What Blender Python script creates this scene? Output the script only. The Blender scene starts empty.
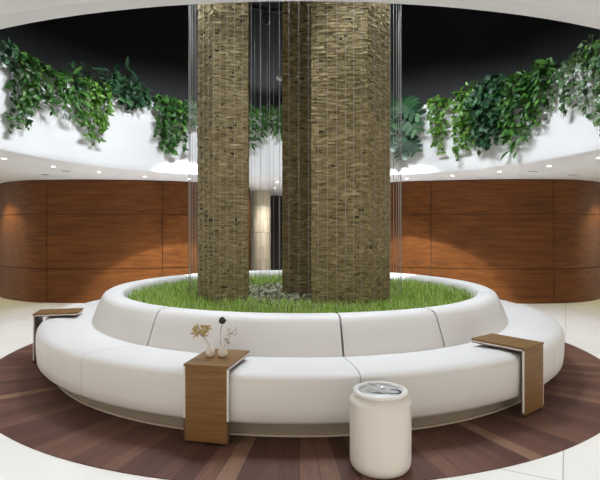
import bpy, bmesh, math, random
import numpy as np
from mathutils import Vector, Matrix
random.seed(7); RNG = np.random.default_rng(7)
PI = math.pi
SC = bpy.context.scene
COL = SC.collection
F = 502.0; HZ = 229.0; EYE = 1.45           # focal length in pixels, horizon row, eye height
CY = 6.2                                     # centre of sofa / deck
HY, HR = 5.846, 3.70                         # centre and radius of the opening in the ceiling
CEIL = 2.42

# ------------------------------------------------------------------ materials
def new_mat(name):
    m = bpy.data.materials.new(name); m.use_nodes = True
    nt = m.node_tree; nt.nodes.clear()
    out = nt.nodes.new('ShaderNodeOutputMaterial'); b = nt.nodes.new('ShaderNodeBsdfPrincipled')
    nt.links.new(b.outputs[0], out.inputs[0])
    return m, nt, b
def N(nt, t, **kw):
    n = nt.nodes.new('ShaderNode' + t)
    for k, v in kw.items(): setattr(n, k, v)
    return n
def ramp(nt, stops):
    r = N(nt, 'ValToRGB'); e = r.color_ramp.elements
    while len(e) < len(stops): e.new(.5)
    for el, (p, c) in zip(e, stops):
        el.position = p; el.color = (*c, 1)
    return r
def bump(nt, b, src, strength, dist=.01):
    bp = N(nt, 'Bump'); bp.inputs['Strength'].default_value = strength; bp.inputs['Distance'].default_value = dist
    nt.links.new(src, bp.inputs['Height']); nt.links.new(bp.outputs[0], b.inputs['Normal'])
def plain(name, c, rough=.5, metal=0, var=.06, scale=6, bmp=0, bscale=200, spec=.5):
    m, nt, b = new_mat(name)
    tc = N(nt, 'TexCoord'); nz = N(nt, 'TexNoise'); nz.inputs['Scale'].default_value = scale; nz.inputs['Detail'].default_value = 4
    nt.links.new(tc.outputs['Object'], nz.inputs['Vector'])
    lo = [max(0, x*(1-var)) for x in c]; hi = [min(1, x*(1+var)) for x in c]
    r = ramp(nt, [(.3, lo), (.7, hi)]); nt.links.new(nz.outputs['Fac'], r.inputs[0])
    nt.links.new(r.outputs[0], b.inputs['Base Color'])
    b.inputs['Roughness'].default_value = rough; b.inputs['Metallic'].default_value = metal
    b.inputs['Specular IOR Level'].default_value = spec
    if bmp:
        n2 = N(nt, 'TexNoise'); n2.inputs['Scale'].default_value = bscale; nt.links.new(tc.outputs['Object'], n2.inputs['Vector'])
        bump(nt, b, n2.outputs['Fac'], bmp, .003)
    return m
def emit(name, c, s):
    m, nt, b = new_mat(name)
    b.inputs['Base Color'].default_value = (*c, 1); b.inputs['Emission Color'].default_value = (*c, 1); b.inputs['Emission Strength'].default_value = s
    return m
def wood(name, dark, light, axis='X', rough=.4, scale=1.0, spec=.5, band=None):
    """straight grained veneer: noise stretched along the axis"""
    m, nt, b = new_mat(name)
    tc = N(nt, 'TexCoord'); mp = N(nt, 'Mapping')
    s = {'X': (1.2, 14, 26), 'Y': (14, 1.2, 26), 'Z': (14, 14, 1.2)}[axis]
    mp.inputs['Scale'].default_value = [q*scale for q in s]
    nt.links.new(tc.outputs['Object'], mp.inputs[0])
    n1 = N(nt, 'TexNoise'); n1.inputs['Scale'].default_value = 1.3; n1.inputs['Detail'].default_value = 7; n1.inputs['Roughness'].default_value = .62
    nt.links.new(mp.outputs[0], n1.inputs['Vector'])
    r = ramp(nt, [(.3, dark), (.72, light)]); nt.links.new(n1.outputs['Fac'], r.inputs[0])
    n2 = N(nt, 'TexNoise'); n2.inputs['Scale'].default_value = 1.1; n2.inputs['Detail'].default_value = 3
    nt.links.new(tc.outputs['Object'], n2.inputs['Vector'])
    mx = N(nt, 'MixRGB', blend_type='MULTIPLY'); mx.inputs[0].default_value = .6
    r2 = ramp(nt, [(.3, (.72, .70, .68)), (.7, (1.15, 1.12, 1.1))]); nt.links.new(n2.outputs['Fac'], r2.inputs[0])
    nt.links.new(r.outputs[0], mx.inputs[1]); nt.links.new(r2.outputs[0], mx.inputs[2])
    nt.links.new(mx.outputs[0], b.inputs['Base Color'])
    b.inputs['Roughness'].default_value = rough; b.inputs['Specular IOR Level'].default_value = spec
    bump(nt, b, n1.outputs['Fac'], .08, .003)
    return m
def island(name, stops, rough=.6, spec=.3, noise=None, trans=0):
    """each loose piece (leaf, blade, stone) gets its own tone"""
    m, nt, b = new_mat(name)
    g = N(nt, 'NewGeometry'); r = ramp(nt, stops); nt.links.new(g.outputs['Random Per Island'], r.inputs[0])
    col = r.outputs[0]
    if noise:
        tc = N(nt, 'TexCoord'); nz = N(nt, 'TexNoise'); nz.inputs['Scale'].default_value = noise[0]; nz.inputs['Detail'].default_value = 8; nz.inputs['Roughness'].default_value = .7
        mp = N(nt, 'Mapping'); mp.inputs['Scale'].default_value = noise[3]; nt.links.new(tc.outputs['Object'], mp.inputs[0]); nt.links.new(mp.outputs[0], nz.inputs['Vector'])
        r2 = ramp(nt, [(.32, noise[1]), (.68, noise[2])]); nt.links.new(nz.outputs['Fac'], r2.inputs[0])
        mx = N(nt, 'MixRGB', blend_type='MULTIPLY'); mx.inputs[0].default_value = 1
        nt.links.new(col, mx.inputs[1]); nt.links.new(r2.outputs[0], mx.inputs[2]); col = mx.outputs[0]
        bump(nt, b, nz.outputs['Fac'], .4, .008)
    nt.links.new(col, b.inputs['Base Color'])
    b.inputs['Roughness'].default_value = rough; b.inputs['Specular IOR Level'].default_value = spec
    if trans:
        tr = N(nt, 'BsdfTranslucent'); nt.links.new(col, tr.inputs[0])
        ms = N(nt, 'MixShader'); ms.inputs[0].default_value = trans
        out = [n for n in nt.nodes if n.type == 'OUTPUT_MATERIAL'][0]
        nt.links.new(b.outputs[0], ms.inputs[1]); nt.links.new(tr.outputs[0], ms.inputs[2]); nt.links.new(ms.outputs[0], out.inputs[0])
    return m

def floor_mat():
    m, nt, b = new_mat('pale_stone_tile')
    tc = N(nt, 'TexCoord'); mp = N(nt, 'Mapping'); mp.inputs['Rotation'].default_value = (0, 0, math.radians(28)); mp.inputs['Location'].default_value = (.02, .35, 0)
    nt.links.new(tc.outputs['Object'], mp.inputs[0])
    br = N(nt, 'TexBrick'); br.offset = 0
    for k, v in (('Scale', 1), ('Brick Width', 1.8), ('Row Height', 1.8), ('Mortar Size', .004), ('Mortar Smooth', .2)): br.inputs[k].default_value = v
    br.inputs['Color1'].default_value = (.84, .835, .81, 1); br.inputs['Color2'].default_value = (.82, .815, .79, 1); br.inputs['Mortar'].default_value = (.42, .41, .39, 1)
    nt.links.new(mp.outputs[0], br.inputs['Vector'])
    nz = N(nt, 'TexNoise'); nz.inputs['Scale'].default_value = .9; nz.inputs['Detail'].default_value = 8; nt.links.new(tc.outputs['Object'], nz.inputs['Vector'])
    r = ramp(nt, [(.3, (.93, .93, .92)), (.7, (1, 1, 1))]); nt.links.new(nz.outputs['Fac'], r.inputs[0])
    mx = N(nt, 'MixRGB', blend_type='MULTIPLY'); mx.inputs[0].default_value = 1
    nt.links.new(br.outputs['Color'], mx.inputs[1]); nt.links.new(r.outputs[0], mx.inputs[2]); nt.links.new(mx.outputs[0], b.inputs['Base Color'])
    b.inputs['Roughness'].default_value = .28; b.inputs['Specular IOR Level'].default_value = .4
    return m
def deck_mat():
    """radial boards: each board keeps its own tone, thin dark joints, grain along the radius"""
    m, nt, b = new_mat('deck_boards')
    L = nt.links
    tc = N(nt, 'TexCoord'); sp = N(nt, 'SeparateXYZ'); L.new(tc.outputs['Object'], sp.inputs[0])
    at = N(nt, 'Math', operation='ARCTAN2'); L.new(sp.outputs[1], at.inputs[0]); L.new(sp.outputs[0], at.inputs[1])
    a = N(nt, 'Math', operation='MULTIPLY_ADD'); a.inputs[1].default_value = 172/(2*PI); a.inputs[2].default_value = 400; L.new(at.outputs[0], a.inputs[0])
    fl = N(nt, 'Math', operation='FLOOR'); L.new(a.outputs[0], fl.inputs[0])
    fr = N(nt, 'Math', operation='FRACT'); L.new(a.outputs[0], fr.inputs[0])
    wn = N(nt, 'TexWhiteNoise', noise_dimensions='1D'); L.new(fl.outputs[0], wn.inputs['W'])
    r = ramp(nt, [(0, (.080, .036, .028)), (.35, (.108, .050, .037)), (.7, (.138, .066, .047)), (.9, (.165, .086, .058)), (1, (.235, .138, .09))])
    L.new(wn.outputs['Value'], r.inputs[0])
    ln = N(nt, 'VectorMath', operation='LENGTH'); L.new(tc.outputs['Object'], ln.inputs[0])
    cb = N(nt, 'CombineXYZ')
    a9 = N(nt, 'Math', operation='MULTIPLY'); a9.inputs[1].default_value = 7; L.new(a.outputs[0], a9.inputs[0])
    r2 = N(nt, 'Math', operation='MULTIPLY'); r2.inputs[1].default_value = 3; L.new(ln.outputs['Value'], r2.inputs[0])
    L.new(a9.outputs[0], cb.inputs[0]); L.new(r2.outputs[0], cb.inputs[1]); L.new(fl.outputs[0], cb.inputs[2])
    nz = N(nt, 'TexNoise'); nz.inputs['Scale'].default_value = 1; nz.inputs['Detail'].default_value = 6; L.new(cb.outputs[0], nz.inputs['Vector'])
    gr = ramp(nt, [(.25, (.72, .70, .70)), (.75, (1.22, 1.2, 1.18))]); L.new(nz.outputs['Fac'], gr.inputs[0])
    mx = N(nt, 'MixRGB', blend_type='MULTIPLY'); mx.inputs[0].default_value = 1; L.new(r.outputs[0], mx.inputs[1]); L.new(gr.outputs[0], mx.inputs[2])
    j = N(nt, 'Math', operation='GREATER_THAN'); j.inputs[1].default_value = .965; L.new(fr.outputs[0], j.inputs[0])
    m2 = N(nt, 'MixRGB'); m2.inputs[2].default_value = (.05, .025, .02, 1); L.new(j.outputs[0], m2.inputs[0]); L.new(mx.outputs[0], m2.inputs[1])
    L.new(m2.outputs[0], b.inputs['Base Color'])
    b.inputs['Roughness'].default_value = .5; b.inputs['Specular IOR Level'].default_value = .25
    bump(nt, b, nz.outputs['Fac'], .1, .003)
    return m

M = {}
M['floor'] = floor_mat(); M['deck'] = deck_mat()
M['plaster'] = plain('white_plaster', (.80, .795, .80), .75, var=.015, scale=2)
M['ceiling'] = plain('ceiling_plaster', (.82, .81, .81), .8, var=.015, scale=2)
M['black'] = plain('black_paint', (.014, .0145, .0145), .5, var=.15, scale=1.5)
M['panel'] = wood('walnut_panel', (.085, .027, .0052), (.180, .062, .0125), 'X', .42, .55, .2)
M['joint'] = plain('dark_joint', (.012, .007, .005), .8)
M['veneer'] = wood('oak_veneer', (.17, .084, .024), (.30, .165, .056), 'X', .45, 1.6, .3)
M['edge'] = plain('veneer_edge', (.10, .05, .028), .5)
M['steel_white'] = plain('white_metal', (.78, .77, .75), .35)
M['leather'] = plain('white_leather', (.80, .785, .77), .48, var=.012, scale=3, bmp=.06, bscale=260, spec=.4)
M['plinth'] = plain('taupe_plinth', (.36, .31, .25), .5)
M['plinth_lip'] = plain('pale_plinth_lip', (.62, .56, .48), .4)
M['soil'] = plain('dark_soil', (.05, .055, .035), .95, var=.4, scale=30, bmp=.5, bscale=60)
M['chips'] = island('dry_groundcover', [(0, (.26, .28, .15)), (.5, (.46, .48, .30)), (.85, (.60, .60, .44)), (1, (.72, .70, .58))], .85)
M['grass'] = island('lawn_blades', [(0, (.21, .36, .04)), (.5, (.38, .58, .10)), (.85, (.52, .68, .17)), (1, (.68, .66, .32))], .55, .3, trans=.25)
M['stone'] = island('split_stone', [(0, (.15, .12, .06)), (.06, (.245, .195, .105)), (.5, (.285, .23, .124)), (.93, (.335, .275, .152)), (1, (.43, .37, .23))], .9, .2, noise=(1.0, (.50, .48, .42), (1.42, 1.40, 1.34), (11, 11, 44)))
M['mortar'] = plain('stone_bed', (.05, .042, .025), .95)
M['cable'] = plain('pale_cable', (.36, .36, .34), .5, 0)
M['fixture'] = plain('black_metal', (.012, .012, .013), .45)
M['lens'] = emit('lamp_lens', (1, .96, .9), 18)
M['led'] = emit('downlight_lens', (1, .96, .9), 14)
M['trim'] = plain('white_trim', (.75, .75, .75), .4)
M['slot'] = plain('dark_slot', (.10, .10, .10), .7)
M['can'] = plain('cream_lacquer', (.74, .705, .65), .38, var=.01)
M['alu'] = plain('brushed_aluminium', (.66, .66, .66), .38, .55, var=.05, scale=20)
M['ceramic'] = plain('cream_ceramic', (.82, .77, .70), .3, var=.03)
M['stem'] = plain('dry_stem', (.20, .15, .075), .8)
M['yellow'] = island('dried_blossom', [(0, (.38, .27, .09)), (1, (.62, .48, .22))], .85)
M['thistle'] = plain('dark_thistle', (.035, .03, .033), .8, var=.5, scale=80)
M['greyleaf'] = island('grey_blossom', [(0, (.18, .16, .12)), (.6, (.52, .50, .44)), (1, (.78, .76, .70))], .8)
M['vine'] = island('vine_leaf', [(0, (.018, .06, .014)), (.5, (.04, .13, .022)), (.85, (.075, .21, .03)), (1, (.15, .32, .05))], .42, .5, trans=.18)
M['bright'] = island('bright_leaf', [(0, (.04, .12, .014)), (.5, (.085, .22, .022)), (1, (.19, .37, .05))], .42, .5, trans=.2)
M['dark'] = island('dark_leaf', [(0, (.012, .042, .018)), (.5, (.024, .085, .032)), (.9, (.05, .14, .05)), (1, (.10, .22, .09))], .48, .4, trans=.12)
M['ivy'] = island('ivy_leaf', [(0, (.035, .085, .03)), (.5, (.08, .17, .06)), (1, (.19, .29, .12))], .45, .5, trans=.18)
M['vstem'] = plain('vine_stem', (.055, .05, .022), .8)
M['cream'] = plain('cream_stone', (.62, .54, .40), .55, var=.1, scale=3)

# ------------------------------------------------------------------ object helpers
def link(name, me, mat, parent=None, smooth=False):
    o = bpy.data.objects.new(name, me); COL.objects.link(o)
    if mat is not None: me.materials.append(mat)
    if smooth:
        for p in me.polygons: p.use_smooth = True
    if parent is not None: o.parent = parent
    return o
def from_bm(name, bm, mat, parent=None, smooth=False, auto=None):
    bmesh.ops.recalc_face_normals(bm, faces=bm.faces)
    me = bpy.data.meshes.new(name); bm.to_mesh(me); bm.free()
    o = link(name, me, mat, parent, smooth)
    if auto is not None:
        for p in me.polygons: p.use_smooth = True
        me.set_sharp_from_angle(angle=math.radians(auto))
    return o
def from_np(name, V, Fc, mat, parent=None, smooth=False):
    me = bpy.data.meshes.new(name); me.from_pydata([tuple(v) for v in V], [], [tuple(f) for f in Fc]); me.update()
    return link(name, me, mat, parent, smooth)
def tag(o, label, cat, group=None, kind=None):
    o['label'] = label; o['category'] = cat
    if group: o['group'] = group
    if kind: o['kind'] = kind
    return o
def struct(o, label=None, cat=None):
    o['kind'] = 'structure'
    if label: o['label'] = label; o['category'] = cat
    return o
def empty(name, loc, label, cat, group=None, rz=0):
    o = bpy.data.objects.new(name, None); COL.objects.link(o); o.empty_display_size = .1
    o.location = loc; o.rotation_euler = (0, 0, rz)
    return tag(o, label, cat, group)
def copy_tree(o, parent=None):
    c = o.copy(); COL.objects.link(c)
    if parent is not None: c.parent = parent
    for ch in list(o.children): copy_tree(ch, c)
    return c
def box(bm, x0, x1, y0, y1, z0, z1, bev=0, seg=2):
    r = bmesh.ops.create_cube(bm, size=1)
    vs = r['verts']
    for v in vs: v.co = Vector(((x0+x1)/2+v.co.x*(x1-x0), (y0+y1)/2+v.co.y*(y1-y0), (z0+z1)/2+v.co.z*(z1-z0)))
    if bev:
        es = list({e for v in vs for e in v.link_edges})
        bmesh.ops.bevel(bm, geom=es, offset=bev, segments=seg, affect='EDGES', profile=.5)
def lathe(bm, prof, n=48, closed=False, cap=True, mat=None):
    """revolve (r,z) profile about z"""
    T = mat or Matrix()
    rings = [[bm.verts.new(T @ Vector((r*math.cos(2*PI*i/n), r*math.sin(2*PI*i/n), z))) for i in range(n)] for r, z in prof]
    idx = list(range(len(rings)-1))
    for k in idx:
        for i in range(n): bm.faces.new((rings[k][i], rings[k][(i+1) % n], rings[k+1][(i+1) % n], rings[k+1][i]))
    if closed:
        for i in range(n): bm.faces.new((rings[-1][i], rings[-1][(i+1) % n], rings[0][(i+1) % n], rings[0][i]))
    elif cap:
        if prof[0][0] > 1e-4: bm.faces.new(rings[0])
        if prof[-1][0] > 1e-4: bm.faces.new(rings[-1])
def arc(bm, prof, a0, a1, steps, puff=.012, inset=.0):
    """sweep a closed (r,z) profile along an arc (angle 0 = towards the camera, positive to the right); ends slightly drawn in"""
    cr = sum(p[0] for p in prof)/len(prof); cz = sum(p[1] for p in prof)/len(prof)
    rings = []
    stations = [(a0, 1-puff*2.2), (a0+.006, 1-puff*.7), (a0+.016, 1)] + [(a0+.016+(a1-a0-.032)*k/steps, 1) for k in range(1, steps)] + [(a1-.016, 1), (a1-.006, 1-puff*.7), (a1, 1-puff*2.2)]
    for a, s in stations:
        ring = []
        for r, z in prof:
            rr = cr+(r-cr)*s; zz = cz+(z-cz)*s
            ring.append(bm.verts.new((rr*math.sin(a), -rr*math.cos(a), zz)))
        rings.append(ring)
    n = len(prof)
    for k in range(len(rings)-1):
        for i in range(n): bm.faces.new((rings[k][i], rings[k][(i+1) % n], rings[k+1][(i+1) % n], rings[k+1][i]))
    bm.faces.new(rings[0]); bm.faces.new(rings[-1][::-1])
def tube(bm, pts, r, n=6, r1=None):
    """tapering tube through points"""
    pts = [Vector(p) for p in pts]; rings = []
    for i, p in enumerate(pts):
        t = (pts[min(i+1, len(pts)-1)]-pts[max(i-1, 0)]).normalized()
        u = t.cross(Vector((0, 0, 1)))
        if u.length < 1e-3: u = t.cross(Vector((1, 0, 0)))
        u.normalize(); w = t.cross(u)
        rr = r if r1 is None else r+(r1-r)*i/(len(pts)-1)
        rings.append([bm.verts.new(p+(u*math.cos(2*PI*k/n)+w*math.sin(2*PI*k/n))*rr) for k in range(n)])
    for a, b in zip(rings, rings[1:]):
        for k in range(n): bm.faces.new((a[k], a[(k+1) % n], b[(k+1) % n], b[k]))
    bm.faces.new(rings[0][::-1]); bm.faces.new(rings[-1])
def annulus(bm, r0, r1, z0, z1, n=128, cy=0):
    lathe(bm, [(r0, z0), (r1, z0), (r1, z1), (r0, z1)], n, closed=True, mat=Matrix.Translation((0, cy, 0)))

# ------------------------------------------------------------------ setting
bm = bmesh.new(); box(bm, -15, 15, -9, 15, -.1, 0); struct(from_bm('floor', bm, M['floor']))
bm = bmesh.new(); lathe(bm, [(3.385, -.02), (3.385, .006), (3.37, .008), (0, .008)], 160, cap=False)
o = from_bm('floor_deck', bm, M['deck'], auto=40); o.location = (0, CY, 0); struct(o)

# ceiling around the opening
bm = bmesh.new()
n = 160
inner = [bm.verts.new(((HR+.02)*math.sin(2*PI*i/n), HY+(HR+.02)*math.cos(2*PI*i/n), CEIL)) for i in range(n)]
def sq(i):
    a = 2*PI*i/n; s, c = math.sin(a), math.cos(a); k = 1/max(abs(s), abs(c)); return (15*s*k, 5.75+9.25*c*k, CEIL)
outer = [bm.verts.new(sq(i)) for i in range(n)]
for i in range(n): bm.faces.new((inner[i], inner[(i+1) % n], outer[(i+1) % n], outer[i]))
top = bmesh.ops.extrude_face_region(bm, geom=list(bm.faces))
for v in [g for g in top['geom'] if isinstance(g, bmesh.types.BMVert)]: v.co.z += .1
struct(from_bm('ceiling', bm, M['ceiling']))
# white band of the opening (planter parapet)
bm = bmesh.new()
prof = [(HR+.11, CEIL-.002), (HR+.02, CEIL-.002), (HR-.005, CEIL+.006), (HR-.012, CEIL+.02), (HR-.006, CEIL+.10), (HR+.004, CEIL+.20), (HR+.012, CEIL+.26), (HR+.008, 3.2), (HR, 3.61), (HR+.01, 3.64), (HR+.08, 3.64), (HR+.11, 3.60)]
lathe(bm, prof, 160, closed=True); o = from_bm('trim_1', bm, M['plaster'], auto=50); o.location = (0, HY, 0); struct(o)
# planting trough behind the band, dark void above
bm = bmesh.new(); annulus(bm, HR+.115, 4.62, 3.40, 3.47, 128); o = from_bm('trim_2', bm, M['soil']); o.location = (0, HY, 0); struct(o)
bm = bmesh.new(); annulus(bm, 4.62, 4.7, 3.3, 7.0, 128); o = from_bm('wall_upper', bm, M['black'], auto=40); o.location = (0, HY, 0); struct(o)
bm = bmesh.new(); lathe(bm, [(4.7, 7.0), (4.7, 7.1)], 96); o = from_bm('ceiling_upper', bm, M['black']); o.location = (0, HY, 0); struct(o)
# back wall far behind
bm = bmesh.new(); box(bm, -15, 15, 14.6, 14.8, 0, CEIL); struct(from_bm('wall_back', bm, plain('dark_wall', (.03, .022, .018), .6)))

def catmull(P, m):
    P = [Vector((*p, 0)) for p in P]; out = []
    for i in range(len(P)-1):
        p0 = P[max(i-1, 0)]; p1 = P[i]; p2 = P[i+1]; p3 = P[min(i+2, len(P)-1)]
        for k in range(m):
            t = k/m
            out.append(.5*((2*p1)+(p2-p0)*t+(2*p0-5*p1+4*p2-p3)*t*t+(3*p1-p0-3*p2+p3)*t**3))
    out.append(P[-1]); return out
def resample(pts, step=.05):
    L = [0]
    for a, b in zip(pts, pts[1:]): L.append(L[-1]+(b-a).length)
    nn = int(L[-1]/step); out = []; j = 0
    for i in range(nn+1):
        s = L[-1]*i/nn
        while j < len(L)-2 and L[j+1] < s: j += 1
        t = (s-L[j])/max(1e-9, L[j+1]-L[j]); out.append(pts[j].lerp(pts[j+1], t))
    return out
def panel_wall(name, P, seams, sgn):
    pts = resample(catmull(P, 12))
    nor = []
    for i in range(len(pts)):
        t = (pts[min(i+1, len(pts)-1)]-pts[max(i-1, 0)]).normalized()
        nor.append(Vector((t.y, -t.x, 0))*sgn)
    def strip(i0, i1, d0, d1, z0, z1, g=0):
        bm = bmesh.new(); rows = []
        for i in range(i0, i1+1):
            p = pts[i].copy()
            if g and i == i0: p = p.lerp(pts[i+1], g/.05)
            if g and i == i1: p = p.lerp(pts[i-1], g/.05)
            a = p+nor[i]*d0; b = p+nor[i]*d1
            rows.append([bm.verts.new((a.x, a.y, z0)), bm.verts.new((a.x, a.y, z1)), bm.verts.new((b.x, b.y, z1)), bm.verts.new((b.x, b.y, z0))])
        for a, b in zip(rows, rows[1:]):
            for k in range(4): bm.faces.new((a[k], a[(k+1) % 4], b[(k+1) % 4], b[k]))
        bm.faces.new(rows[0]); bm.faces.new(rows[-1][::-1])
        return bm
    back = struct(from_bm(name, strip(0, len(pts)-1, -.10, -.02, 0, CEIL), M['joint'], auto=40))
    idx = [0]+[min(range(len(pts)), key=lambda i: (pts[i]-Vector((*s, 0))).length) for s in seams]+[len(pts)-1]
    idx.sort()
    for a, b in zip(idx, idx[1:]):
        for z0, z1 in ((.006, .664), (.676, 1.736), (1.748, 2.405)):
            from_bm('wood_panel', strip(a, b, -.018, 0, z0, z1, .006), M['panel'], back, auto=40)
    return pts, nor
WL = [(-1.17, 11.8), (-1.5, 11.0), (-2.25, 10.3), (-2.73, 10.05), (-3.35, 9.88), (-4.1, 9.8), (-4.9, 9.85), (-5.4, 9.97), (-5.95, 10.3), (-6.35, 10.65), (-7.0, 11.4), (-8, 12.6)]
WR = [(1.17, 11.8), (1.5, 11.0), (2.0, 10.3), (2.6, 10.05), (3.15, 9.9), (3.87, 9.77), (4.65, 9.75), (5.2, 9.82), (5.6, 9.95), (6.05, 10.25), (6.5, 10.7), (7.2, 11.4), (8.2, 12.6)]
panel_wall('wall_left', WL, [(-2.73, 10.05), (-5.0, 9.87), (-6.9, 11.3)], -1)
panel_wall('wall_right', WR, [(2.6, 10.05), (4.95, 9.77), (7.1, 11.3)], 1)

# cream stone pillar in the passage behind
pil = empty('stone_pillar', (-1.0, 12.8, 0), 'round cream stone pillar of stacked blocks in the passage behind the planter', 'pillar')
bm = bmesh.new()
z = 0
while z < CEIL-.02:
    z1 = min(z+.34, CEIL); lathe(bm, [(.245, z), (.252, z+.004), (.252, z1-.008), (.245, z1-.004)], 32); z = z1
from_bm('block_course', bm, M['cream'], pil, auto=40)
bm = bmesh.new()
for k in range(7):
    z = k*.34
    for j in range(6):
        a = j*PI/3+.3*(k % 2)-.2
        x, y = .2525*math.cos(a), .2525*math.sin(a); box(bm, x-.004, x+.004, y-.004, y+.004, z+.01, min(z+.33, CEIL-.01))
from_bm('joint', bm, plain('stone_joint', (.28, .23, .16), .8), pil)

# ------------------------------------------------------------------ sofa ring
D = math.radians
sofa = empty('circular_sofa', (0, CY, 0), 'large white circular leather sofa wrapped around the grass planter', 'sofa')
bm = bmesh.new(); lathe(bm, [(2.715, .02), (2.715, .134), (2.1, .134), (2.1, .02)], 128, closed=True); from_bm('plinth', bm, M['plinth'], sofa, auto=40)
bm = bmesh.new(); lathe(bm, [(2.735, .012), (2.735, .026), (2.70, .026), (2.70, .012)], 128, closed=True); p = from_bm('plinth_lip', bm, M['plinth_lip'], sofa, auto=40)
seat_p = [(2.28, .14), (2.70, .136), (2.81, .138), (2.856, .148), (2.880, .175), (2.888, .25), (2.891, .33), (2.890, .41), (2.882, .448), (2.860, .474), (2.815, .487), (2.74, .490), (2.62, .485), (2.48, .476), (2.28, .466)]
seams = [-169, -117, -72.5, -35.6, 8.1, 48.5, 98, 145, 191]
for a, b in zip(seams, seams[1:]):
    bm = bmesh.new(); arc(bm, seat_p, D(a)+.0011, D(b)-.0011, 20, .007); from_bm('seat_cushion', bm, M['leather'], sofa, auto=60)
back_p = [(2.055, .47), (2.25, .466), (2.375, .466), (2.372, .49), (2.325, .61), (2.280, .712), (2.258, .744), (2.225, .762), (2.18, .768), (2.12, .766), (2.08, .755), (2.06, .73), (2.055, .69)]
bseams = [-174, -126, -79, -32.5, 8.1, 30.3, 78, 132, 186]
for a, b in zip(bseams, bseams[1:]):
    bm = bmesh.new(); arc(bm, back_p, D(a)+.0036, D(b)-.0036, 22, .010); from_bm('backrest', bm, M['leather'], sofa, auto=60)

# ------------------------------------------------------------------ planting bed, lawn, ground cover
SOIL = .63
bm = bmesh.new(); lathe(bm, [(2.04, .14), (2.04, SOIL), (0, SOIL)], 96, cap=False); bmesh.ops.contextual_create(bm, geom=[e for e in bm.edges if e.is_boundary])
o = from_bm('planting_bed', bm, M['soil']); o.location = (0, CY, 0); tag(o, 'dark round soil bed inside the ring of the white sofa', 'planter bed')
COLS = [  # plan outlines about the sofa centre (counter-clockwise)
    [(-1.139, -.62), (-.927, -.86), (-.56, -.80), (-.60, -.30), (-1.10, -.22)],
    [(.12, -.95), (.70, -1.02), (.985, -.70), (.98, -.25), (.15, -.22)],
    [(-.215, -.10), (.55, -.10), (.62, .35), (.25, .62), (-.14, .42)],
]
def inside(px, py, poly, grow=.02):
    cx = sum(p[0] for p in poly)/len(poly); cy = sum(p[1] for p in poly)/len(poly); ins = True
    for (x0, y0), (x1, y1) in zip(poly, poly[1:]+poly[:1]):
        ex, ey = x1-x0, y1-y0; L = math.hypot(ex, ey)
        if (ex*(py-y0)-ey*(px-x0))/L < -grow: ins = False
    return ins
V = []; Fc = []
cnt = 0
while cnt < 15000:
    r = math.sqrt(random.uniform(1.05**2, 2.03**2)); a = random.uniform(0, 2*PI); x, y = r*math.cos(a), r*math.sin(a)
    edge = .92+.12*math.sin(3*a)+.1*math.sin(7*a+1)
    if y < -.55: r2 = math.sqrt(random.uniform(.88**2, 2.03**2)); x, y = r2*math.cos(a), r2*math.sin(a)
    if any(inside(x, y, p, .01) for p in COLS): continue
    h = random.uniform(.055, .125); w = random.uniform(.005, .010); t = random.uniform(0, 2*PI); l = random.uniform(.015, .085)
    ux, uy = math.cos(t)*w/2, math.sin(t)*w/2; lx, ly = math.cos(t+1.57)*l, math.sin(t+1.57)*l
    rr = math.hypot(x+lx, y+ly)
    if rr > 2.04: lx *= -1; ly *= -1
    b0 = len(V)
    V += [(x-ux, y-uy, SOIL), (x+ux, y+uy, SOIL), (x+lx*.4+ux*.8, y+ly*.4+uy*.8, SOIL+h*.6), (x+lx*.4-ux*.8, y+ly*.4-uy*.8, SOIL+h*.6), (x+lx, y+ly, SOIL+h)]
    Fc += [(b0, b0+1, b0+2, b0+3), (b0+3, b0+2, b0+4)]; cnt += 1
o = from_np('lawn_grass', V, Fc, M['grass']); o.location = (0, CY, 0); tag(o, 'short green grass growing around the stone columns inside the sofa ring', 'grass', kind='stuff')
V = []; Fc = []
for _ in range(3600):
    r = 1.22*math.sqrt(random.random()); a = random.uniform(0, 2*PI); x, y = r*math.cos(a), r*math.sin(a)
    if any(inside(x, y, p, .0) for p in COLS): continue
    s = random.uniform(.015, .04); t = random.uniform(0, 2*PI); z = SOIL+.012+random.uniform(0, .03); tl = random.uniform(-.018, .018); tm = random.uniform(-.018, .018)
    c, q = math.cos(t)*s, math.sin(t)*s; b0 = len(V)
    V += [(x-c, y-q, z+tl), (x+q*.4, y-c*.4, z+tm), (x+c, y+q, z-tl), (x-q*.4, y+c*.4, z-tm)]; Fc.append((b0, b0+1, b0+2, b0+3))
o = from_np('ground_cover', V, Fc, M['chips']); o.location = (0, CY, 0); tag(o, 'pale dry leafy ground cover between the stone columns', 'ground cover', kind='stuff')

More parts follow.
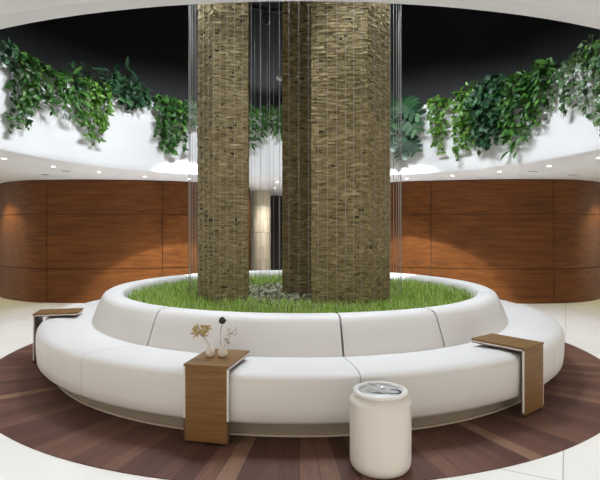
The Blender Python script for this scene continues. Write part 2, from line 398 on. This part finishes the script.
# ------------------------------------------------------------------ stone clad columns
def stone_column(poly, label):
    root = empty('stone_column', (sum(p[0] for p in poly)/len(poly), CY+sum(p[1] for p in poly)/len(poly), SOIL+.002), label, 'column')
    ox, oy = root.location.x, root.location.y-CY
    P = [(x-ox, y-oy) for x, y in poly]
    bm = bmesh.new(); sh = .985
    lo = [bm.verts.new((x*sh, y*sh, 0)) for x, y in P]; hi = [bm.verts.new((x*sh, y*sh, 7.0-SOIL-.012)) for x, y in P]
    for i in range(len(P)): bm.faces.new((lo[i], lo[(i+1) % len(P)], hi[(i+1) % len(P)], hi[i]))
    bm.faces.new(lo[::-1]); bm.faces.new(hi)
    from_bm('core', bm, M['mortar'], root)
    V = []; Fc = []
    z = 0
    while z < 4.6:
        h = random.choice((.011, .014, .018, .026)); z1 = z+h
        for i in range(len(P)):
            a = Vector(P[i]); b = Vector(P[(i+1) % len(P)]); d = b-a; L = d.length; d /= L; nrm = Vector((d.y, -d.x))
            s = -random.uniform(0, .05)
            while s < L:
                l = random.uniform(.025, .10); s0 = max(0, s); s1 = min(L, s+l); s += l
                if s1-s0 < .006: continue
                e = random.gauss(0, .0022); tz = random.gauss(0, .0012); ts = random.gauss(0, .0018)
                pin = -.02; bi = len(V)
                for (ss, zz, k) in ((s0, z, e-tz-ts), (s1, z, e-tz+ts), (s1, z1-.0006, e+tz+ts), (s0, z1-.0006, e+tz-ts)):
                    q = a+d*(ss-(.0006 if ss == s1 else 0))+nrm*k; V.append((q.x, q.y, zz))
                for (ss, zz) in ((s0, z), (s1, z), (s1, z1-.0006), (s0, z1-.0006)):
                    q = a+d*(ss-(.0006 if ss == s1 else 0))+nrm*pin; V.append((q.x, q.y, zz))
                Fc += [(bi, bi+1, bi+2, bi+3), (bi+4, bi+5, bi+1, bi), (bi+3, bi+2, bi+6, bi+7), (bi+1, bi+5, bi+6, bi+2), (bi+4, bi, bi+3, bi+7)]
        z = z1
    from_np('stone_cladding', V, Fc, M['stone'], root)
    return root
stone_column(COLS[0], 'narrow stone-clad column standing alone at left in the grass')
stone_column(COLS[1], 'broad stone-clad column standing in front at right in the grass')
stone_column(COLS[2], 'shaded dark stone-clad column half hidden behind the broad one')

# ------------------------------------------------------------------ cable ring and cables
RX, RR, RZ = -.06, 1.285, 4.69
ring = empty('cable_ring', (RX, CY, RZ), 'black steel ring above the planter carrying the vertical cables', 'ring')
bm = bmesh.new(); lathe(bm, [(RR-.02, -.02), (RR+.02, -.02), (RR+.02, .02), (RR-.02, .02)], 96, closed=True); from_bm('ring_rail', bm, M['fixture'], ring, auto=40)
for k in range(4):
    a = k*PI/2+.5; bm = bmesh.new(); tube(bm, [(RR*math.cos(a), RR*math.sin(a), .0), (RR*math.cos(a), RR*math.sin(a), 2.30)], .008); from_bm('suspension_rod', bm, M['fixture'], ring)
bm = bmesh.new(); tube(bm, [(0, 0, 0), (0, 0, RZ-.02-SOIL)], .0021, 6)
cab = from_bm('hanging_cable', bm, M['cable'])
NC = 84; first = True
for k in range(NC):
    a = 2*PI*(k+.5)/NC; x, y = RX+RR*math.sin(a), -RR*math.cos(a)
    if any(inside(x, y, p, .015) for p in COLS): continue
    o = cab if first else cab.copy()
    if not first: COL.objects.link(o)
    first = False
    o.location = (x, CY+y, SOIL)
    tag(o, 'thin pale vertical cable stretched from the ring down to the grass around the columns', 'cable', 'curtain of cables around the columns')

# ------------------------------------------------------------------ spotlights on the ring
def add_light(name, loc, direction, power, angle, blend, color, size, parent=None):
    l = bpy.data.lights.new(name, 'SPOT'); l.energy = power; l.spot_size = math.radians(angle); l.spot_blend = blend; l.color = color; l.shadow_soft_size = size
    o = bpy.data.objects.new(name, l); COL.objects.link(o); o.location = loc
    o.rotation_euler = Vector(direction).to_track_quat('-Z', 'Y').to_euler()
    if parent is not None: o.parent = parent
    return o
SPOT_P = 132; SPOT_C = (.87, .93, 1)
def spotlight(a, label, power, tilt=56, ang=124, flip=False, aim=None, blend=.45):
    x, y = RX+RR*math.sin(a), CY-RR*math.cos(a)
    root = empty('spotlight', (x, y, RZ-.02), label, 'spotlight', 'spotlights on the cable ring', rz=(a if aim is None else aim)+(PI if flip else 0))   # local -y = outward
    dv = Vector((0, -math.cos(D(tilt)), -math.sin(D(tilt))))
    q = dv.to_track_quat('-Z', 'Y').to_matrix().to_4x4(); T = Matrix.Translation((0, -.02, -.14)) @ q
    bm = bmesh.new(); tube(bm, [(0, 0, 0), (0, 0, -.06)], .012); box(bm, -.062, .062, -.012, .012, -.07, -.055); box(bm, -.066, -.058, -.012, .012, -.16, -.055); box(bm, .058, .066, -.012, .012, -.16, -.055)
    from_bm('yoke', bm, M['fixture'], root)
    bm = bmesh.new(); lathe(bm, [(.03, .10), (.055, .085), (.058, -.08), (.05, -.08), (.05, -.06)], 24, mat=T); hs = from_bm('lamp_housing', bm, M['fixture'], root, auto=40)
    bm = bmesh.new(); lathe(bm, [(.049, -.066), (.049, -.063)], 24, mat=T); from_bm('lens', bm, M['lens'], hs)
    add_light('lamp', (0, -.02-.10*math.cos(D(tilt)), -.14-.10*math.sin(D(tilt))), dv, power, ang, blend, SPOT_C, .05, root)
for deg in (216, 248, 280, 312, 344, 16, 48, 80, 112, 144):
    spotlight(D(deg), 'black spotlight on the cable ring hidden behind the columns' if deg in (216, 144) else 'black spotlight on the cable ring above the edge of the picture', SPOT_P)
for deg, aim in ((221, 213), (139, 147)):  # extra narrow lamps, added only to strengthen the light arcs on the walls
    spotlight(D(deg), 'added narrow spotlight behind the columns, strengthening the light arc on the wood wall', 1900, 61.5, 41, aim=D(aim), blend=.2)
spotlight(D(180+20), 'black spotlight hung under the ring between the left and shaded columns', 170, -20, 56, aim=D(184))
for deg in (-38, 30, -110, 105):
    spotlight(D(deg), 'black spotlight on the cable ring turned inward above the edge of the picture', 48, 62, 100, True)
# small white spotlight on the shaded column
ws = empty('column_spotlight', (-.215, CY+.02, 3.34), 'small white spotlight clamped to the left edge of the shaded column', 'spotlight')
T = Matrix.Rotation(D(115), 4, 'Y')
bm = bmesh.new(); lathe(bm, [(.018, -.035), (.026, -.03), (.028, .035), (.022, .035), (.022, .025)], 20, mat=Matrix.Translation((-.04, 0, -.02)) @ T); from_bm('lamp_housing', bm, M['trim'], ws, auto=40)
bm = bmesh.new(); tube(bm, [(.012, 0, .03), (-.05, 0, .045), (-.04, 0, -.01)], .006); from_bm('bracket', bm, M['trim'], ws)

# ------------------------------------------------------------------ recessed downlights
DL_P = 40
def downlight(x, y, label, power=DL_P, color=(1, .975, .945), group='recessed downlights in the white soffit', ang=82):
    root = empty('downlight', (x, y, CEIL), label, 'downlight', group)
    bm = bmesh.new(); lathe(bm, [(.028, -.002), (.044, -.006), (.047, 0), (.028, 0)], 24, closed=True); from_bm('trim_ring', bm, M['trim'], root, auto=40)
    bm = bmesh.new(); lathe(bm, [(.028, -.004), (.028, -.002)], 20); from_bm('lens', bm, M['led'], root)
    add_light('lamp', (0, 0, -.02), (0, 0, -1), power, ang, .6, color, .04, root)
names = {-6: 'recessed downlight in the white soffit at the left edge of the photo',
         -5: 'recessed downlight second from the left in the white soffit',
         -4: 'recessed downlight third from the left in the white soffit',
         -3: 'recessed downlight fourth from the left in the white soffit',
         -2: 'recessed downlight in the soffit right beside the left side of the narrow column',
         0: 'recessed downlight above the passage, seen between the columns',
         3: 'recessed downlight in the soffit just right of the broad column',
         4: 'recessed downlight second to the right of the broad column, in the soffit',
         5: 'recessed downlight third to the right of the broad column, in the soffit',
         6: 'recessed downlight second from the right edge in the soffit',
         7: 'recessed downlight in the soffit at the right edge of the photo'}
seen = {-6: (-75.4, 4.21), -5: (-63.1, 4.296), -4: (-51.7, 4.36), -3: (-39.9, 4.47), -2: (-28.9, 4.45), -1: (-17.3, 4.48), 0: (-5.9, 4.51), 1: (5.8, 4.45), 2: (17.2, 4.38),
        3: (28.4, 4.32), 4: (40.3, 4.27), 5: (52.1, 4.265), 6: (63.9, 4.267), 7: (76.6, 4.17)}
for k in range(-14, 16):
    a, r = seen.get(k, (-5.875+11.75*k, 4.22)); a = D(a)
    downlight(r*math.sin(a), HY+r*math.cos(a), names.get(k, 'recessed downlight in the soffit hidden behind the columns' if abs(k-.5) < 3 else 'recessed downlight in the near soffit beyond the edge of the photo'), DL_P*(1.15 if k in seen else .8))
downlight(-.6, 11.85, 'downlight added to brighten the cream stone pillar in the passage', 120, ang=144)  # lamp added to brighten the pillar, no known fixture there
# downlights washing the curved wood walls beyond the frame edges
downlight(-6.22, 9.94, 'recessed downlight close to the left wood wall beyond the photo edge', 110, (1, .92, .48), ang=100)
downlight(6.33, 9.88, 'recessed downlight close to the right wood wall beyond the photo edge', 110, (1, .92, .48), ang=100)
# small slots in the soffit
def soffit_pt(px, py, dz=0):
    d = (CEIL-EYE)*F/(HZ-py); return ((px-300)/F*d, d)
for px, py, lab in ((45, 174.2, 'small square dark vent in the soffit at left near the wood wall'), (66, 170.8, 'thin slot vent in the soffit between the left downlights'),
                    (533, 171.3, 'thin slot vent in the soffit between the right downlights'), (573, 174.8, 'small dark vent in the soffit at right near the wood wall')):
    x, y = soffit_pt(px, py); v = empty('ceiling_vent', (x, y, CEIL), lab, 'vent')
    w, d = (.055, .055) if px in (45,) else (.07, .025)
    bm = bmesh.new(); box(bm, -w-.015, w+.015, -d-.015, d+.015, -.006, .002); from_bm('frame', bm, M['trim'], v)
    bm = bmesh.new(); box(bm, -w, w, -d, d, -.008, -.004); from_bm('grille', bm, M['slot'], v)

# ------------------------------------------------------------------ C-shaped side tables
def side_table(ang, label, r=2.897, foot=.17):
    a = D(ang); root = empty('side_table', (r*math.sin(a), CY-r*math.cos(a), .008), label, 'side table', 'wooden C-shaped side tables hooked over the sofa', rz=a)
    w, H, Lt = .160, .536, .45                 # local: -y outwards, +y towards the planter
    bm = bmesh.new(); box(bm, -w, w, -.03, Lt-.03, H-.016, H, .002); from_bm('tabletop', bm, M['veneer'], root)
    bm = bmesh.new(); box(bm, -w, w, -.012, Lt-.032, H-.025, H-.0165); from_bm('underside_lining', bm, M['steel_white'], root)['label'] = 'white metal lining'
    bm = bmesh.new(); box(bm, -w+.013, w-.013, -.030, -.014, .022, H-.0165, .002); from_bm('front_panel', bm, M['veneer'], root)
    bm = bmesh.new(); box(bm, -w, w, -.027, -.016, foot, H-.0255); from_bm('panel_lining', bm, M['steel_white'], root)['label'] = 'white metal lining'
    bm = bmesh.new(); box(bm, -w+.004, w-.004, -.0155, -.004, foot, H-.034); from_bm('inner_panel', bm, M['edge'], root)
    bm = bmesh.new(); box(bm, -w+.004, w-.004, -.0155, Lt-.036, H-.034, H-.0255); from_bm('underside_panel', bm, M['edge'], root)
    bm = bmesh.new(); box(bm, -w, w, -.028, -.003, .022, foot); ft = from_bm('foot', bm, M['edge'], root)
    for sx in (-1, 1):
        bm = bmesh.new(); lathe(bm, [(.010, 0), (.010, .023)], 12, mat=Matrix.Translation((sx*.12, -.016, 0))); from_bm('glide', bm, M['fixture'], ft)
    return root
side_table(-12.4, 'wooden C-shaped side table in front, carrying two small vases')
side_table(38.6, 'wooden C-shaped side table over the right front of the white sofa', foot=.04)
side_table(-76.5, 'wooden C-shaped side table over the far left of the white sofa', 2.94, .04)

# ------------------------------------------------------------------ drinks-can stool
can = empty('can_stool', (.488, 3.05, .008), 'cream side stool shaped like a drinks can with a pull tab, on the deck edge', 'stool')
bm = bmesh.new(); lathe(bm, [(.150, 0), (.166, .006), (.178, .022), (.184, .042), (.185, .06), (.185, .40), (.185, .408), (.182, .414), (.164, .434), (.154, .440), (.151, .444), (.0, .444)], 64, cap=False)
from_bm('can_body', bm, M['can'], can, auto=28)
bm = bmesh.new(); lathe(bm, [(.148, .440), (.154, .446), (.163, .452), (.166, .460), (.163, .468), (.154, .472), (.140, .471), (.134, .464), (.132, .452), (.134, .440)], 64, closed=True); from_bm('rim', bm, M['steel_white'], can, auto=60)
bm = bmesh.new(); lathe(bm, [(.133, .449), (.120, .450), (.115, .456), (.110, .458), (0, .459)], 48, cap=False); from_bm('lid', bm, M['alu'], can, auto=50)
bm = bmesh.new()
T = Matrix.Translation((-.015, .0, .476)) @ Matrix.Rotation(D(-18), 4, 'Z') @ Matrix.Rotation(D(14), 4, 'Y')
outer_p, inner_p = [], []
for i in range(24):
    t = 2*PI*i/24; x = .078*math.cos(t)+(.0 if math.cos(t) < 0 else .012); outer_p.append((x, .048*math.sin(t)*(1-.18*math.cos(t)))); inner_p.append((-.034+.026*math.cos(t), .026*math.sin(t)))
def prism_ring(bm, o_, i_, z0, z1, T):
    A = [[bm.verts.new(T @ Vector((*p, z))) for p in q] for q in (o_, i_) for z in (z0, z1)]
    o0, o1, i0, i1 = A; m = len(o_)
    for k in range(m):
        j = (k+1) % m
        bm.faces.new((o0[k], o0[j], o1[j], o1[k])); bm.faces.new((i1[k], i1[j], i0[j], i0[k])); bm.faces.new((o1[k], o1[j], i1[j], i1[k])); bm.faces.new((o0[j], o0[k], i0[k], i0[j]))
prism_ring(bm, outer_p, inner_p, -.004, .006, T)
tab = from_bm('pull_tab', bm, M['alu'], can, auto=40)
bm = bmesh.new(); lathe(bm, [(.016, .455), (.016, .484), (.010, .488), (0, .488)], 16, cap=False, mat=Matrix.Translation((.012, -.004, 0))); from_bm('rivet', bm, M['alu'], tab, auto=40)
bm = bmesh.new(); T2 = Matrix.Translation((.075, -.02, .459)) @ Matrix.Diagonal((1, .8, 1, 1)); lathe(bm, [(.040, -.002), (.043, .002), (.046, .003), (.048, -.001)], 32, closed=True, mat=T2); from_bm('opening_outline', bm, M['fixture'], can, auto=40)

# ------------------------------------------------------------------ vases and dried sprigs
def at_z(px, py, z):
    d = (EYE-z)*F/(py-HZ); return Vector(((px-300)/F*d, d, z))
TZ = .544
v1 = at_z(210.2, 356.6, TZ); v2 = at_z(222.6, 356.8, TZ)
def vase(p, label, s, hgt):
    r = empty('bud_vase', p, label, 'vase', 'bud vases on the front side table')
    bm = bmesh.new(); lathe(bm, [(.016*s, 0), (.026*s, .004), (.034*s, .022*hgt), (.0345*s, .035*hgt), (.029*s, .058*hgt), (.017*s, .076*hgt), (.013*s, .083*hgt), (.014*s, .088*hgt), (.011*s, .088*hgt), (.010*s, .078*hgt), (.010*s, .03)], 28, cap=False); 
    bmesh.ops.contextual_create(bm, geom=[e for e in bm.edges if e.is_boundary and all(v.co.z < .001 for v in e.verts)])
    from_bm('vase_body', bm, M['ceramic'], r, auto=60)
    return r
vase(v1, 'small cream bud vase at left on the front table, holding the yellow sprig', .98, 1.0)
vase(v2, 'small cream bud vase at right on the front table, holding the dark thistle', .98, .92)
def tri_blobs(name, centers, size, mat, parent):
    bm = bmesh.new()
    for c in centers:
        s = size*random.uniform(.6, 1.25)
        bmesh.ops.create_icosphere(bm, subdivisions=1, radius=s, matrix=Matrix.Translation(c) @ Matrix.Rotation(random.uniform(0, 6), 4, 'X') @ Matrix.Diagonal((1, random.uniform(.6, 1), random.uniform(.5, 1), 1)))
    return from_bm(name, bm, mat, parent)
PXM = 3.42/F
def loc_px(dx, dy): return Vector((dx*PXM, random.uniform(-.015, .015), -dy*PXM))
# yellow sprig
s1 = empty('dried_sprig', v1+Vector((0, 0, .04)), 'dried yellow blossom sprig leaning left out of the left vase', 'dried flower')
base = Vector((0, 0, 0)); bm = bmesh.new(); tip = Vector((-.070, .01, .115))
tube(bm, [base, Vector((-.008, 0, .045)), Vector((-.028, .004, .075)), tip], .0022, 6, .0012)
cl = []
for k in range(17):
    t = Vector((random.uniform(-.125, .0), random.uniform(-.03, .03), 0)); t.z = .115+ .075*random.random() - abs(t.x+.07)*.25
    st = Vector((-.028, .004, .075)).lerp(tip, random.random())
    tube(bm, [st, (st+t)/2+Vector((0, 0, .012)), t], .0012, 4)
    for _ in range(9): cl.append(t+Vector((random.gauss(0, .011), random.gauss(0, .011), random.gauss(0, .011))))
from_bm('stem', bm, M['stem'], s1); tri_blobs('blossoms', cl, .0075, M['yellow'], s1)
# dark thistle
s2 = empty('globe_thistle', v2+Vector((-.002, 0, .035)), 'single dark round thistle head on a tall stem in the right vase', 'dried flower')
bm = bmesh.new(); tube(bm, [(0, 0, 0), (-.012, 0, .06), (-.012, 0, .14), (0, 0, .205)], .0022, 6); from_bm('stem', bm, M['stem'], s2)
bm = bmesh.new(); bmesh.ops.create_icosphere(bm, subdivisions=3, radius=.024, matrix=Matrix.Translation((0, 0, .222)))
for v in bm.verts:
    c = Vector((0, 0, .222)); v.co = c+(v.co-c)*random.uniform(.82, 1.16)
from_bm('flower_head', bm, M['thistle'], s2)
# grey sprig
s3 = empty('dried_sprig', v2+Vector((.004, 0, .04)), 'grey dried blossom sprig leaning right out of the right vase', 'dried flower')
bm = bmesh.new(); tip = Vector((.072, 0, .150)); tube(bm, [(0, 0, 0), (.012, 0, .045), (.036, 0, .085), tip], .002, 6, .001)
cl = []
for k in range(15):
    st = Vector((.012, 0, .045)).lerp(tip, random.uniform(.15, 1)); t = st+Vector((random.gauss(0, .016), random.gauss(0, .012), random.uniform(-.012, .02)))
    tube(bm, [st, t], .001, 4)
    for _ in range(4): cl.append(t+Vector((random.gauss(0, .007), random.gauss(0, .007), random.gauss(0, .007))))
from_bm('stem', bm, M['stem'], s3); tri_blobs('blossoms', cl, .0066, M['greyleaf'], s3)

# ------------------------------------------------------------------ hanging plants on the white band
def band_pt(px):
    """bearing on the far side of the opening for an image column; returns angle from +y about the opening centre and depth"""
    s = (px-300)/F; A = 1+s*s; B = -2*HY; C = HY*HY-HR*HR
    d = (-B+math.sqrt(B*B-4*A*C))/(2*A); return math.atan2(s*d, d-HY), d
def band_z(py, d): return EYE+(HZ-py)*d/F
def leaf_shape(kind):
    """outline of half leaf, length 1: (t along, half width)"""
    return {'ovate': [(0, .02), (.18, .26), (.42, .34), (.72, .22), (1, 0)], 'lance': [(0, .015), (.25, .13), (.5, .17), (.78, .11), (1, 0)],
            'heart': [(0, .10), (.1, .34), (.35, .42), (.7, .24), (1, 0)]}[kind]
class Foliage:
    def __init__(s): s.V = []; s.F = []
    def leaf(s, p, d, nrm, size, kind, droop=.25):
        d = d.normalized(); side = d.cross(nrm).normalized(); n = side.cross(d).normalized()
        prof = leaf_shape(kind); b = len(s.V)
        for t, w in prof:
            c = p+d*(t*size)-n*(droop*size*t*t)
            lift = n*(w*size*.28)
            if w == 0: s.V.append(c)
            else: s.V += [c-side*(w*size)+lift, c, c+side*(w*size)+lift]
        for k in range(len(prof)-2):
            i = b+3*k; s.F += [(i, i+1, i+4, i+3), (i+1, i+2, i+5, i+4)]
        i = b+3*(len(prof)-2); s.F += [(i, i+1, i+3), (i+1, i+2, i+3)]
    def monstera(s, p, d, nrm, size):
        d = d.normalized(); side = d.cross(nrm).normalized(); n = side.cross(d).normalized(); b = len(s.V)
        lobes = 5
        for k in range(lobes+1):
            t = k/lobes; s.V.append(p+d*(t*size)-n*(.2*size*t*t))
        for sg in (-1, 1):
            for k in range(lobes):
                t0 = k/lobes; wd = .46*math.sin(PI*min(1, (t0+.22)))**.7
                c = p+d*((t0-.01)*size)-n*(.2*size*t0*t0); c2 = p+d*((t0+.20)*size)-n*(.2*size*t0*t0)
                e = (side*sg*wd+d*(.10+.12*t0))*size+n*(-.05*size)
                i = len(s.V); s.V += [c, c2, c2+e*.92-d*(.035*size), c+e*.90, (c+c2)/2+e*1.08]
                s.F += [(i, i+1, i+2, i+3), (i+3, i+2, i+4)]
def U(a): return Vector((math.sin(a), math.cos(a), 0))     # outward direction of the band
def plant(name, label, kind, px0, px1, ytop, ybot, strands, mat, size, step, rise=.15, bulge=.16, shape=None, group='plants hanging over the white ceiling band', fill=1.0, up=.3):
    size *= .84; step *= .80
    pm = (px0+px1)/2; am, dm = band_pt(pm); a0, _ = band_pt(px0); a1, _ = band_pt(px1)
    ztop = band_z(ytop, dm); zbot = band_z(ybot, dm)
    org = U(am)*(HR+.2)+Vector((0, HY, 3.47))
    root = empty(name, org, label, 'plant', group)
    fo = Foliage(); sb = bmesh.new()
    for k in range(strands):
        u = (k+.5)/strands+random.uniform(-.4, .4)/strands
        a = a0+(a1-a0)*u
        q = shape(u) if shape else 1-.55*abs(2*u-1)**2
        zl = 3.64-(3.64-zbot)*q*random.uniform(.80, 1.08)
        off = random.uniform(.02, bulge)
        pts = []
        up_r = random.uniform(.0, max(.02, min(rise, ztop-3.64)))
        pts.append(U(a)*(HR+.22)+Vector((0, HY, 3.46)))
        pts.append(U(a+random.gauss(0, .006))*(HR+.08)+Vector((0, HY, 3.66+up_r*.7)))
        pts.append(U(a)*(HR-off*.7)+Vector((0, HY, 3.65+up_r*.3)))
        m = max(2, int((3.64-zl)/.12)); aa = a
        for j in range(1, m+1):
            aa += random.gauss(0, .006); t = j/m
            pts.append(U(aa)*(HR-.02-off*(1-.5*t))+Vector((0, HY, 3.62+(zl-3.62)*t)))
        pts_l = [p-org for p in pts]; tube(sb, pts_l, .005, 4, .002)
        # leaves along the strand
        acc = 0
        for i in range(1, len(pts)-1):
            seg = (pts[i+1]-pts[i]).length; nl = max(1, int(seg/step*fill+random.random()))
            for _ in range(nl):
                p = pts[i].lerp(pts[i+1], random.random()); out = -U(a); sd = Vector((out.y, -out.x, 0))
                d = sd*random.gauss(0, .75)+out*random.uniform(.1, .9)+Vector((0, 0, random.uniform(-1.3, up)))
                nrm = out*random.uniform(.4, 1.2)+Vector((0, 0, random.uniform(.2, 1)))+sd*random.gauss(0, .4)
                fo.leaf(p-org, d, nrm, size*random.uniform(.65, 1.25), kind, random.uniform(.1, .4))
    # upright tuft over the band's edge
    nt = int(strands*4.0*max(0, min(1, (ztop-3.60)/.25)))
    for _ in range(nt):
        u = random.random(); a = a0+(a1-a0)*u; zz = 3.60+(ztop-3.64)*random.random()**.8*(1-.7*abs(2*u-1)**2)
        p = U(a)*(HR+random.uniform(-.05, .25))+Vector((0, HY, zz)); out = -U(a); sd = Vector((out.y, -out.x, 0))
        d = sd*random.gauss(0, .6)+out*random.uniform(-.2, .9)+Vector((0, 0, random.uniform(-.6, .8)))
        fo.leaf(p-org, d, out+Vector((0, 0, random.uniform(.2, 1.2))), size*random.uniform(.7, 1.2), kind, .3)
        if random.random() < .3: tube(sb, [U(a)*(HR+.2)+Vector((0, HY, 3.46))-org, p-org], .004, 4)
    from_np('foliage', fo.V, fo.F, mat, root, smooth=True); from_bm('stem', sb, M['vstem'], root)
    return root
left_heavy = lambda u: 1-.5*u
plant('trailing_vine', 'long dark trailing vine at far left, near the photo edge', 'ovate', 7, 36, 46, 140, 14, M['vine'], .12, .055, .25, .2, lambda u: 1-.75*abs(u-.25))
plant('leafy_bush', 'dark leafy plant at the left edge above the long trailing vine', 'ovate', -14, 17, 32, 66, 10, M['dark'], .12, .06, .4, .2)
plant('drooping_bush', 'wide drooping broad-leaved plant between the left vine and the bright vine', 'lance', 34, 72, 66, 117, 14, M['vine'], .19, .07, .2, .22, lambda u: .8+.2*math.sin(u*9))
plant('bright_vine', 'bright green dense vine, the brightest plant left of the columns', 'ovate', 73, 108, 72, 141, 17, M['bright'], .10, .045, .2, .22, lambda u: 1-.3*abs(2*u-1.1))
plant('upright_bush', 'dark upright leafy plant rising behind the bright green vine', 'lance', 68, 112, 55, 96, 9, M['dark'], .18, .08, .45, .1)
plant('umbrella_plant', 'dark glossy plant with drooping finger leaves right of the bright vine', 'lance', 113, 144, 62, 106, 13, M['dark'], .24, .08, .4, .2)
plant('low_creeper', 'low dark creeper along the band top left of the narrow column', 'ovate', 138, 168, 93, 106, 9, M['dark'], .10, .06, .15, .08)
plant('dense_ivy', 'bushy green ivy hanging left of the narrow stone column', 'heart', 155, 184, 95, 160, 12, M['vine'], .115, .055, .15, .2, lambda u: 1-.6*abs(u-.55))
plant('pale_creeper', 'pale short creeper seen through the cables beside the narrow column', 'ovate', 183, 200, 96, 132, 7, M['ivy'], .11, .07, .15, .15)
plant('centre_bush', 'leafy plant on the band seen between the two front columns', 'lance', 246, 286, 104, 146, 16, M['vine'], .17, .06, .25, .22, lambda u: .75+.25*math.sin(u*7+.5))
plant('short_vine', 'narrow short vine hanging alone on the white band right of the monstera', 'ovate', 431, 450, 95, 160, 9, M['bright'], .105, .048, .12, .2, lambda u: 1-.6*abs(2*u-1))
plant('bushy_vine', 'bright green bushy vine left in the dense group on the right', 'ovate', 458, 482, 80, 160, 15, M['bright'], .11, .05, .2, .22, lambda u: 1-.35*u)
plant('large_leaf_bush', 'dark large-leaved plant in the middle of the dense right group', 'ovate', 478, 506, 74, 152, 15, M['dark'], .18, .07, .35, .26)
plant('drooping_bush', 'drooping plant with long narrow leaves right of the dark large-leaved one', 'lance', 504, 536, 72, 152, 16, M['vine'], .20, .075, .3, .22, lambda u: 1-.35*abs(2*u-.8))
plant('upright_bush', 'tall upright leafy plant at the right end of the dense right group', 'lance', 528, 552, 58, 126, 12, M['vine'], .19, .07, .5, .2)
plant('sparse_ivy', 'sparse ivy creeping on the white band between dense group and right edge', 'heart', 546, 574, 74, 124, 6, M['ivy'], .085, .085, .08, .05, lambda u: .9-.35*u)
plant('trailing_ivy', 'long grey-green trailing ivy at the right edge of the photo', 'heart', 566, 612, 36, 138, 14, M['ivy'], .10, .062, .25, .18, lambda u: .55+.5*u)
plant('edge_bush', 'bright leafy plant on top of the band at the right edge, above the ivy', 'ovate', 578, 616, 34, 60, 9, M['bright'], .11, .06, .3, .16)
# monstera
am, dm = band_pt(407); org = U(am)*(HR+.2)+Vector((0, HY, 3.47))
root = empty('monstera', org, 'monstera with large split leaves hanging right beside the broad column', 'plant', 'plants hanging over the white ceiling band')
fo = Foliage(); sb = bmesh.new()
for px, py, s, dx, dz in ((408, 100, .42, .5, -.2), (415, 108, .46, .9, -.5), (398, 98, .36, -.6, .2), (404, 116, .40, -.3, -.9), (416, 122, .42, .7, -.9), (396, 124, .38, -.7, -.8), (408, 132, .42, .4, -1), (414, 143, .36, .6, -.8), (397, 140, .36, -.3, -1), (404, 150, .30, .1, -1), (392, 112, .38, -.8, -.3), (401, 107, .36, .2, -.7)):
    a, d0 = band_pt(px); p = U(a)*(HR-random.uniform(.1, .3))+Vector((0, HY, band_z(py, d0-.2))); out = -U(a); sd = Vector((1, 0, 0))
    d = sd*dx+Vector((0, 0, dz))+out*.3
    fo.monstera(p-org-d.normalized()*s*.3, d, out*1.0+Vector((0, 0, .7)), s)
    tube(sb, [Vector((0, 0, 0)), U(am)*-.2+Vector((0, 0, .22)), p-org-d.normalized()*s*.3], .006, 5)
from_np('foliage', fo.V, fo.F, M['dark'], root); from_bm('stem', sb, M['vstem'], root)

# ------------------------------------------------------------------ camera, world, view
cam = bpy.data.cameras.new('camera'); co = bpy.data.objects.new('camera', cam); COL.objects.link(co)
co.location = (0, 0, EYE); co.rotation_euler = (PI/2, 0, 0)
cam.sensor_fit = 'HORIZONTAL'; cam.sensor_width = 36; cam.lens = 36*F/600; cam.shift_y = (HZ-240)/600
cam.clip_start = .05; cam.clip_end = 100
SC.camera = co
w = bpy.data.worlds.new('world'); SC.world = w; w.use_nodes = True
bg = w.node_tree.nodes['Background']; bg.inputs[0].default_value = (1, .88, .72, 1); bg.inputs[1].default_value = 1.3
vs = SC.view_settings; SC.display_settings.display_device = 'sRGB'
vs.view_transform = 'Standard'; vs.look = 'None'; vs.gamma = 1; vs.use_curve_mapping = False; vs.exposure = -.04
